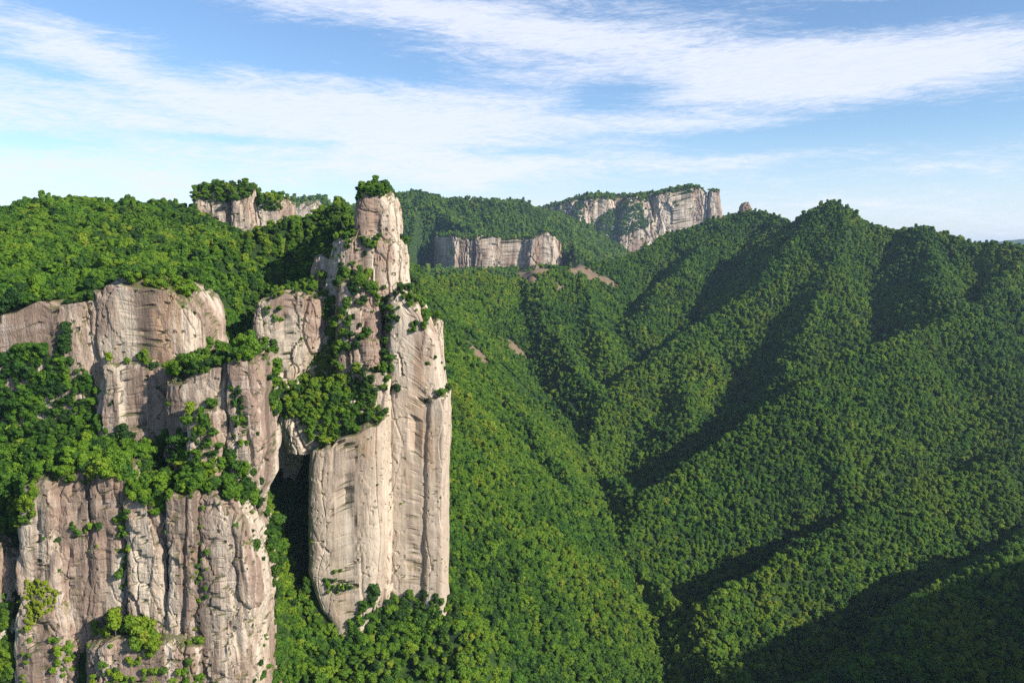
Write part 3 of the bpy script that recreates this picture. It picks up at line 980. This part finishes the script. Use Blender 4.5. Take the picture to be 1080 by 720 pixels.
def scatter(x0, x1, y0, y1, st, fill=1.0):
    xs = np.arange(x0, x1, st)
    ys = np.arange(y0, y1, st)
    X, Y = np.meshgrid(xs, ys)
    X = (X + rng.uniform(-.48, .48, X.shape) * st).ravel()
    Y = (Y + rng.uniform(-.48, .48, Y.shape) * st).ravel()
    k = np.abs(X) < Y * 0.80
    X, Y = X[k], Y[k]
    Z, o = height(X, Y)
    Zx, _ = height(X + 2, Y)
    Zy, _ = height(X, Y + 2)
    sl = np.hypot(Zx - Z, Zy - Z) / 2
    p = np.stack([X, Y, Z], -1)
    px, py, dep = to_px(p)
    br = bareness(px, py) * (Y > 480) + 0.35 * rng.normal(size=len(X)) * 0.6
    k = in_view(p) & (br < 0.42) & (sl < np.where(Y > 1990, 9.0, np.where((X < -60) & (Y > 380), 6.0, 3.2)))
    return p[k], sl[k]


bands = [(-520, 760, 200, 640, 3.45), (-500, 1000, 640, 1050, 4.1), (-420, 1300, 1050, 2000, 4.6), (-1300, 1500, 2000, 3900, 7.2)]
for bi, (x0, x1, y0, y1, st) in enumerate(bands):
    p, sl = scatter(x0, x1, y0, y1, st)
    base_p, base_sl = p, sl
    # steep ground carries more trunks per metre of plan
    for thr in (0.45, 0.9, 1.5, 2.2, 3.0):
        extra = base_p[rng.uniform(size=len(base_p)) < np.clip((base_sl - thr) * 1.4, 0, 0.9)].copy()
        if len(extra):
            extra[:, :2] += rng.uniform(-st / 2, st / 2, (len(extra), 2))
            extra[:, 2] = height(extra[:, 0], extra[:, 1])[0]
            p = np.vstack([p, extra])
    nearrock = (p[:, 1] < 740) & (p[:, 0] < 10)
    for q, nr in zip(p, nearrock):
        if nr:
            h = BV_ROCK.ray_cast(Vector((q[0], q[1], 400)), Vector((0, 0, -1)))
            if h[0] is not None and h[0].z > q[2] - 0.5:
                continue
        pts.append((q[0], q[1], q[2] - 0.6, -1, (0.67, 0.75, 0.83, 1.25)[bi] * (0.78 if q[1] < 350 and q[0] < -84 else (0.72 if 600 < q[1] < 690 and -275 < q[0] < -165 else 1.0)), 'slope'))
n_slope = len(pts)


def poly_in(px, py, poly):
    c = np.zeros(px.shape, bool)
    x0, y0 = poly[-1]
    for (x1, y1) in poly:
        t = ((y1 > py) != (y0 > py)) & (px < (x0 - x1) * (py - y1) / (y0 - y1 + 1e-9) + x1)
        c ^= t
        x0, y0 = x1, y1
    return c


def grow(poly, step, place, var='mix', sc=(0.8, 1.1), drop=0.0, minz=-1.0, lean=0.4):
    """plants rooted on the surface seen inside a photo outline"""
    poly = np.array(poly, float)
    x0, y0 = poly.min(0)
    x1, y1 = poly.max(0)
    X, Y = np.meshgrid(np.arange(x0, x1 + step, step), np.arange(y0, y1 + step, step * 0.85))
    X = (X + rng.uniform(-.5, .5, X.shape) * step).ravel()
    Y = (Y + rng.uniform(-.5, .5, Y.shape) * step).ravel()
    k = poly_in(X, Y, poly) & (rng.uniform(size=X.shape) >= drop)
    for px, py in zip(X[k], Y[k]):
        d = P(px, py, 1000.0)
        h = BV_ALL.ray_cast(Vector((0, 0, 0)), Vector(d).normalized())
        if h[0] is None:
            continue
        p, nn = h[0], h[1]
        if nn.dot(Vector(d)) > 0:
            nn = -nn
        if nn.z < minz:
            continue
        v = 5 if var == 'shrub' else (-2 if var == 'mix' else -1)
        s_ = rng.uniform(*sc)
        out_ = Vector((nn.x, nn.y, 0)) * lean
        pts.append((p.x + out_.x, p.y + out_.y, p.z - (0.9 if nn.z > .5 else 1.6) * s_, v, s_, place))


# near cliff: wooded ledge
G = grow
G([(-6, 372), (55, 368), (88, 392), (104, 415), (106, 452), (140, 462), (150, 470), (190, 462), (200, 438), (228, 448), (238, 480), (262, 490), (278, 512), (284, 548), (270, 540), (246, 528),
   (215, 522), (190, 530), (165, 548), (140, 528), (112, 508), (72, 512), (52, 508), (38, 512), (34, 556), (-6, 572)], 6.5, 'near cliff ledge', 'tree', (0.40, 0.72), 0.25)
G([(188, 392), (205, 372), (228, 364), (258, 372), (270, 384), (238, 384), (205, 398), (186, 402)], 7, 'near cliff shoulder', 'mix', (0.5, 0.8))
G([(146, 378), (160, 374), (172, 386), (165, 392), (150, 388)], 8, 'near cliff face', 'shrub', (0.8, 1.3))
G([(55, 360), (72, 358), (78, 384), (60, 386)], 9, 'near cliff face', 'mix', (0.7, 0.9))
G([(-6, 318), (40, 306), (100, 306), (98, 318), (40, 322), (-6, 336)], 10, 'near cliff rim', 'tree', (0.75, 1.0))
G([(244, 410), (256, 404), (262, 440), (262, 470), (248, 468)], 7, 'near cliff crack', 'shrub', (0.5, 1.0))
G([(26, 612), (44, 610), (60, 624), (58, 640), (28, 662)], 4, 'near cliff hollow', 'shrub', (0.35, 0.6))
G([(70, 548), (110, 550), (108, 562), (72, 564)], 8, 'near cliff face', 'shrub', (0.6, 1.0), 0.2)
G([(122, 538), (135, 530), (138, 560), (134, 625), (126, 625), (120, 560)], 7, 'near cliff crack', 'shrub', (0.5, 0.9), 0.35)
G([(205, 545), (217, 545), (222, 600), (222, 635), (206, 635)], 7, 'near cliff crack', 'shrub', (0.4, 0.8), 0.45)
G([(138, 668), (160, 664), (165, 692), (140, 696)], 7, 'near cliff foot', 'mix', (0.6, 0.95))
G([(100, 694), (215, 694), (230, 716), (230, 735), (95, 735)], 10, 'near cliff foot', 'shrub', (0.6, 1.3), 0.35)
G([(52, 672), (72, 668), (82, 700), (62, 720), (55, 700)], 7, 'near cliff foot', 'shrub', (0.6, 1.0), 0.3)
G([(24, 660), (32, 660), (30, 722), (24, 722)], 7, 'near cliff foot', 'shrub', (0.5, 0.8), 0.3)
G([(244, 700), (285, 698), (290, 722), (244, 722)], 9, 'near cliff foot', 'shrub', (0.6, 1.0), 0.5)
G([(262, 540), (288, 580), (288, 600), (276, 590), (262, 560)], 7, 'near cliff edge', 'shrub', (0.4, 0.8), 0.45)
# pillar
G([(370, 216), (366, 204), (376, 196), (390, 193), (404, 195), (412, 202), (404, 208), (388, 207), (378, 212)], 2.8, 'pillar crown', 'mix', (0.42, 0.66))
G([(352, 232), (362, 206), (376, 206), (372, 232), (360, 252), (352, 262), (340, 262)], 8, 'pillar shoulder', 'mix', (0.6, 0.95))
G([(346, 262), (374, 252), (400, 256), (396, 264), (372, 268), (350, 276)], 6, 'pillar shoulder', 'mix', (0.4, 0.65), 0.35)
G([(322, 300), (350, 285), (380, 278), (384, 300), (398, 312), (392, 330), (372, 320), (350, 306), (330, 312)], 8, 'pillar shoulder', 'mix', (0.6, 0.95), 0.1)
G([(338, 316), (352, 312), (372, 322), (374, 340), (390, 345), (380, 372), (362, 372), (344, 352), (340, 336)], 8, 'pillar shoulder', 'mix', (0.6, 0.95), 0.1)
G([(395, 305), (425, 300), (450, 322), (462, 336), (448, 342), (420, 326), (404, 330)], 8, 'pillar shoulder', 'mix', (0.5, 0.85), 0.25)
G([(396, 318), (418, 326), (422, 345), (414, 352), (412, 375), (418, 400), (420, 416), (402, 414), (400, 385), (404, 352)], 7, 'pillar cleft', 'mix', (0.55, 0.85))
G([(412, 330), (448, 340), (446, 350), (412, 346)], 7, 'pillar face', 'shrub', (0.7, 1.1), 0.25)
G([(458, 368), (472, 385), (470, 392), (458, 380)], 6, 'pillar face', 'shrub', (0.6, 1.0))
G([(285, 440), (282, 400), (292, 396), (302, 404), (318, 395), (335, 372), (352, 358), (362, 380), (358, 402), (382, 392), (394, 408), (400, 436), (384, 448), (352, 466), (326, 468), (316, 446), (300, 446)], 5.0, 'pillar ledge', 'tree', (0.45, 0.75))
G([(276, 320), (296, 322), (298, 336), (286, 340)], 7, 'pillar face', 'shrub', (0.7, 1.1))
G([(342, 612), (376, 612), (378, 622), (344, 624)], 6, 'pillar face', 'shrub', (0.6, 1.0))
G([(346, 606), (356, 590), (362, 594), (354, 612)], 6, 'pillar face', 'shrub', (0.5, 0.8))
G([(405, 250), (380, 252), (372, 262), (388, 268)], 8, 'pillar face', 'shrub', (0.6, 0.9), 0.3)
G([(620, 236), (648, 222), (676, 214), (684, 240), (656, 250), (632, 266), (618, 262)], 2.0, 'plateau top', 'tree', (1.1, 1.9), 0.1)
G([(598, 230), (612, 222), (622, 240), (612, 262), (600, 250)], 2.0, 'plateau top', 'tree', (1.1, 1.9), 0.1)
G([(300, 620), (316, 620), (345, 664), (360, 674), (376, 650), (398, 630), (410, 632), (474, 630), (476, 658), (400, 694), (340, 694), (310, 664)], 6, 'slope', 'tree', (0.42, 0.72))
G([(280, 560), (296, 545), (310, 600), (318, 640), (322, 722), (288, 724), (290, 650), (286, 600)], 5, 'slope', 'tree', (0.40, 0.66))
G([(-6, 630), (12, 630), (14, 722), (-6, 722)], 6, 'near cliff foot', 'mix', (0.4, 0.7))
# crag cap
G([(196, 206), (206, 194), (222, 187), (244, 186), (258, 191), (266, 206), (250, 214), (236, 214), (214, 211), (200, 214)], 3.0, 'crag cap', 'mix', (0.5, 0.85))
G([(269, 212), (284, 206), (296, 212), (302, 220), (290, 223), (270, 221)], 3.2, 'crag cap', 'mix', (0.45, 0.75))


def caps(lofts_V, lofts_F, st, scale, place, minz=0.6):
    """trees on the level tops of a rock mass"""
    lo, hi = lofts_V.min(0), lofts_V.max(0)
    bv = BVHTree.FromPolygons(lofts_V.tolist(), lofts_F.tolist())
    for x in np.arange(lo[0], hi[0], st):
        for y in np.arange(lo[1], hi[1], st):
            h = bv.ray_cast(Vector((x + rng.uniform(-.5, .5) * st, y + rng.uniform(-.5, .5) * st, hi[2] + 20)), Vector((0, 0, -1)))
            if h[0] is not None and abs(h[1].z) > minz:
                pts.append((h[0].x, h[0].y, h[0].z - 0.6, -2, scale * rng.uniform(0.8, 1.1), place))


def tufts(lofts_V, lofts_F, count, place, seed):
    """small shrubs rooted on the little ledges of a rock face"""
    r = np.random.default_rng(seed)
    a, b_, c = (lofts_V[lofts_F[:, i]] for i in (0, 1, 2))
    nn = np.cross(b_ - a, c - a)
    ar = np.linalg.norm(nn, axis=1) + 1e-9
    nz = np.abs(nn[:, 2]) / ar
    k = np.where((nz > 0.35) & (nz < 0.8))[0]
    k = r.permutation(k)
    got = 0
    for f in k:
        p = a[f]
        px, py, dep = to_px(p)
        if not (0 < px < 1080 and 0 < py < 725):
            continue
        h = BV_ALL.ray_cast(Vector((0, 0, 0)), Vector(p).normalized())
        if h[0] is None or (h[0] - Vector(p)).length > 1.5:
            continue
        pts.append((p[0], p[1], p[2] - 0.5, 5, r.uniform(0.22, 0.62), place))
        got += 1
        if got >= count:
            break


tufts(*ROCKS[0], 150, 'near cliff face', 5)
tufts(*ROCKS[1], 110, 'pillar face', 6)
caps(*ROCKS[0], 4.0, 0.70, 'near cliff ledge', 0.72)
caps(*ROCKS[1], 3.6, 0.62, 'pillar shoulder', 0.70)
caps(*ROCKS[2], 3.6, 0.62, 'crag cap', 0.6)
caps(*ROCKS[3], 7.0, 1.25, 'mesa top', 0.5)
caps(*ROCKS[4], 8.0, 1.5, 'plateau top', 0.38)
caps(*ROCKS[5], 6.0, 1.2, 'plateau top', 0.6)

if pts:
    XY = np.array([[q[0], q[1], q[2]] for q in pts])
    var = np.array([q[3] for q in pts])
    SC = np.array([q[4] for q in pts])
    place = np.array([q[5] for q in pts], dtype=object)
    n = len(pts)
    mixv = rng.choice(5, n, p=[.28, .2, .22, .18, .12])
    mix2 = rng.choice(6, n, p=[.22, .14, .2, .18, .06, .2])
    var = np.where(var == -1, mixv, np.where(var == -2, mix2, var))
    SC = SC * rng.uniform(0.65, 1.32, n)
    big = fbm(XY[:, 0] / 120, XY[:, 1] / 120, None, 3, 301)
    sml = fbm(XY[:, 0] / 25, XY[:, 1] / 25, None, 2, 302)
    TINT = 0.42 + 0.28 * big + 0.16 * sml + rng.normal(size=n) * 0.19
    TINT = np.where(rng.uniform(size=n) < 0.03, TINT + 0.3, TINT)
    TINT = np.clip(TINT, 0.02, 0.98)
    TINT = np.where(XY[:, 1] < 520, TINT - 0.09, TINT)
    TINT = np.clip(TINT, 0.02, 0.98)
    TINT[place == 'near cliff hollow'] = 0.85
    SC = SC * (1 + 0.22 * fbm(XY[:, 0] / 30, XY[:, 1] / 30, None, 2, 305))
    SC = np.where((rng.uniform(size=n) < 0.05) & (place == 'slope'), SC * 1.45, SC)
    SC3 = SC[:, None] * np.stack([rng.uniform(.82, 1.2, n), rng.uniform(.82, 1.2, n), rng.uniform(.75, 1.3, n)], -1)
    ROTZ = rng.uniform(0, 2 * math.pi, n)
    keep = in_view(XY)
    SC3 = SC3[keep]
    XY, var, SC, place, TINT, ROTZ = XY[keep], var[keep], SC[keep], place[keep], TINT[keep], ROTZ[keep]
    n = len(XY)

    # which plants show largest: paint crowns far to near over a depth map of ground and rock
    W2, H2 = 540, 360
    depth = np.full((H2, W2), 1e9, np.float32)
    for j in range(120, H2):
        for i in range(W2):
            d = Vector(P(i * 2 + 1, j * 2 + 1, 1000.0)).normalized()
            h = BV_ALL.ray_cast(Vector((0, 0, 0)), d, 900.0)
            if h[0] is not None:
                depth[j, i] = h[0].y
    ids = np.full((H2, W2), -1, np.int32)
    ctr = XY.copy()
    ctr[:, 2] += HGT[var] * SC * 0.6
    px, py, dep = to_px(ctr)
    rad = WIDTH[var] * SC * 0.45 * F / dep
    cand = np.where((dep < 760))[0]
    cand = cand[np.argsort(-dep[cand])]
    for k in cand:
        x, y, r = px[k] / 2, py[k] / 2, rad[k] / 2
        i0, i1, j0, j1 = int(max(0, x - r)), int(min(W2, x + r + 1)), int(max(0, y - r)), int(min(H2, y + r + 1))
        if i0 >= i1 or j0 >= j1:
            continue
        sub = depth[j0:j1, i0:i1]
        jj, ii = np.mgrid[j0:j1, i0:i1]
        mk = ((ii + .5 - x) ** 2 + (jj + .5 - y) ** 2 < r * r) & (sub > ctr[k, 1] - 4)
        ids[j0:j1, i0:i1][mk] = k
    cnt = np.bincount(ids[ids >= 0].ravel(), minlength=n)
    print('plants', n, 'seen near', (cnt > 0).sum())
    is_shrub = var == 5
    chosen = []
    for sel, lim in ((~is_shrub, 300), (is_shrub, 300)):
        k = np.where(sel & (cnt > 1))[0]
        k = k[np.argsort(-cnt[k])][:lim]
        chosen.append(k)
    print('individual trees', len(chosen[0]), 'shrubs', len(chosen[1]), 'smallest', cnt[chosen[0]].min() if len(chosen[0]) else 0)

    ZONE = {
        'near cliff ledge': [(110, 'on the left end of the wide cliff ledge'), (190, 'on the middle of the ledge above the fluted lower cliff'),
                             (400, 'on the ledge end beside the dark ravine')],
        'near cliff shoulder': [(400, 'on the shoulder right of the bald cliff block')],
        'near cliff face': [(90, 'clinging to the left of the stained cliff face'), (190, 'on the middle of the stained cliff face'), (400, 'clinging to the right of the stained cliff face')],
        'near cliff rim': [(400, 'along the rim above the stained cliff')],
        'near cliff crack': [(200, 'in an upright crack of the fluted lower cliff'), (400, 'in the cleft beside the outer cliff column')],
        'near cliff hollow': [(400, 'filling the hollow low on the cliff')],
        'near cliff foot': [(130, 'at the cliff bottom left of the overhang'), (170, 'just under the dark overhang low on the cliff'), (400, 'at the cliff bottom right of the overhang')],
        'near cliff edge': [(400, 'on the sloping right edge of the lower cliff')],
        'pillar crown': [(999, 'on the very top of the tallest rock tower')],
        'pillar shoulder': [(345, 'on the left shoulder of the tallest rock tower'), (400, 'on the steps under the tallest tower head'), (999, 'on the right shoulder of the tallest rock tower')],
        'pillar cleft': [(999, 'in the cleft splitting the tallest rock tower')],
        'pillar face': [(400, 'on the left half of the tallest tower face'), (999, 'on the right half of the tallest tower face')],
        'pillar ledge': [(318, 'in the notch between cliff and tower'), (999, 'on the leafy mound halfway up the rock tower')],
        'crag cap': [(266, 'on the cap of the left skyline crag'), (999, 'on the lower right step of the skyline crag')],
        'slope': None, 'mesa top': [(999, 'on top of the banded far cliff')], 'plateau top': [(999, 'on the farthest plateau')],
    }

    def where(k):
        z = ZONE[place[k]]
        if z is None:
            x, y = px[k], py[k]
            if y > 560:
                return 'on the slope below the rock tower' if x > 330 else 'in the ravine between cliff and tower'
            if x > 430:
                return 'on the valley slope right of the rock tower'
            if y > 380:
                return 'in the ravine between cliff and tower' if x > 255 else 'on the wooded slope under the bald cliff block'
            if x < 100:
                return 'on the hill at the photo left edge'
            return 'on the hill behind the bald cliff block' if x < 230 else 'on the hillside between crag and tower'
        for lim, ph in z:
            if px[k] < lim:
                return ph
        return z[-1][1]

    SHAPE = ['round', 'tall round', 'broad spreading', 'slim', 'tall layered', 'low']

    def describe(k):
        t = TINT[k]
        tone = 'dark' if t < 0.3 else ('green' if t < 0.55 else ('pale green' if t < 0.75 else 'yellowish'))
        s_ = SC3[k].mean()
        big_ = 'small ' if s_ < 0.62 else ('large ' if s_ > 0.98 else '')
        return '%s%s %s %s' % (big_, SHAPE[int(var[k])], tone, 'shrub' if var[k] == 5 else 'tree')

    first = {}
    for kind, ks in (('tree', chosen[0]), ('shrub', chosen[1])):
        for k in ks:
            v = int(var[k])
            p = place[k]
            if kind == 'tree':
                root = bpy.data.objects.new('tree', None)
                root.empty_display_size = 1
                COL.objects.link(root)
                for nm, me in (('trunk', TREES[v][1]), ('crown', TREES[v][0])):
                    c = bpy.data.objects.new(nm, me)
                    COL.objects.link(c)
                    c.parent = root
                    c['tint'] = float(TINT[k])
                    if nm == 'crown':
                        first.setdefault(v, c)
            else:
                root = bpy.data.objects.new('shrub', TREES[5][0])
                COL.objects.link(root)
                root['tint'] = float(TINT[k])
                first.setdefault(5, root)
            root.location = XY[k]
            root.rotation_euler = (0, 0, ROTZ[k])
            root.scale = SC3[k]
            text = describe(k) + ' ' + where(k)
            if len(text.split()) > 16:
                text = text.split(' ', 1)[1]
            tag(root, text, kind, '%ss %s' % (kind, where(k)))

    # the rest of the wood: one object, crowns instanced on points
    rest = np.ones(n, bool)
    rest[chosen[0]] = False
    rest[chosen[1]] = False
    me = bpy.data.meshes.new('forest')
    pr = XY[rest]
    me.vertices.add(len(pr))
    me.vertices.foreach_set('co', pr.astype(np.float32).ravel())
    for nm, ty, val in (('variant', 'INT', var[rest].astype(np.int32)), ('size', 'FLOAT_VECTOR', SC3[rest].astype(np.float32).ravel()),
                        ('turn', 'FLOAT', ROTZ[rest].astype(np.float32)), ('tint', 'FLOAT', TINT[rest].astype(np.float32))):
        me.attributes.new(nm, ty, 'POINT').data.foreach_set('vector' if ty == 'FLOAT_VECTOR' else 'value', val)
    forest = link('forest', me)
    tag(forest, 'dense green broadleaf forest covering the slopes of the valley', 'forest', kind='stuff')
    ng = bpy.data.node_groups.new('forest', 'GeometryNodeTree')
    ng.interface.new_socket('Geometry', in_out='INPUT', socket_type='NodeSocketGeometry')
    ng.interface.new_socket('Geometry', in_out='OUTPUT', socket_type='NodeSocketGeometry')
    GN, GL = ng.nodes, ng.links
    gi, go = GN.new('NodeGroupInput'), GN.new('NodeGroupOutput')
    join = GN.new('GeometryNodeJoinGeometry')

    def attr(nm, ty):
        a = GN.new('GeometryNodeInputNamedAttribute')
        a.data_type = ty
        a.inputs['Name'].default_value = nm
        return a.outputs['Attribute']
    rotc = GN.new('ShaderNodeCombineXYZ')
    GL.new(attr('turn', 'FLOAT'), rotc.inputs[2])
    for v in range(6):
        if v not in first:
            continue
        oi = GN.new('GeometryNodeObjectInfo')
        oi.transform_space = 'ORIGINAL'
        oi.inputs['Object'].default_value = first[v]
        oi.inputs['As Instance'].default_value = True
        cmp_ = GN.new('FunctionNodeCompare')
        cmp_.data_type = 'INT'
        cmp_.operation = 'EQUAL'
        ia = [s for s in cmp_.inputs if s.type == 'INT']
        GL.new(attr('variant', 'INT'), ia[0])
        ia[1].default_value = v
        iop = GN.new('GeometryNodeInstanceOnPoints')
        GL.new(gi.outputs[0], iop.inputs['Points'])
        GL.new(cmp_.outputs[0], iop.inputs['Selection'])
        GL.new(oi.outputs['Geometry'], iop.inputs['Instance'])
        GL.new(rotc.outputs[0], iop.inputs['Rotation'])
        GL.new(attr('size', 'FLOAT_VECTOR'), iop.inputs['Scale'])
        GL.new(iop.outputs[0], join.inputs[0])
    GL.new(join.outputs[0], go.inputs[0])
    md = forest.modifiers.new('forest', 'NODES')
    md.node_group = ng

# ------------------------------------------------------------------ air
if True:
    lo, hi = np.array([-110000, -110000, -431.0]), np.array([110000, 110000, 175.0])
    V = [(x, y, z) for x in (lo[0], hi[0]) for y in (lo[1], hi[1]) for z in (lo[2], hi[2])]
    FQ = [(0, 1, 3, 2), (4, 6, 7, 5), (0, 4, 5, 1), (2, 3, 7, 6), (0, 2, 6, 4), (1, 5, 7, 3)]
    hm = bpy.data.materials.new('haze')
    hm.use_nodes = True
    N, L = new_nodes(hm.node_tree)
    out = N.new('ShaderNodeOutputMaterial')
    pv = N.new('ShaderNodeVolumePrincipled')
    pv.inputs['Color'].default_value = (0.55, 0.75, 1.0, 1)
    pv.inputs['Density'].default_value = 0.000042
    pv.inputs['Anisotropy'].default_value = 0.2
    L.new(pv.outputs[0], out.inputs['Volume'])
    tag(link('haze', mesh_from('haze', V, FQ, False), hm), kind='stuff')
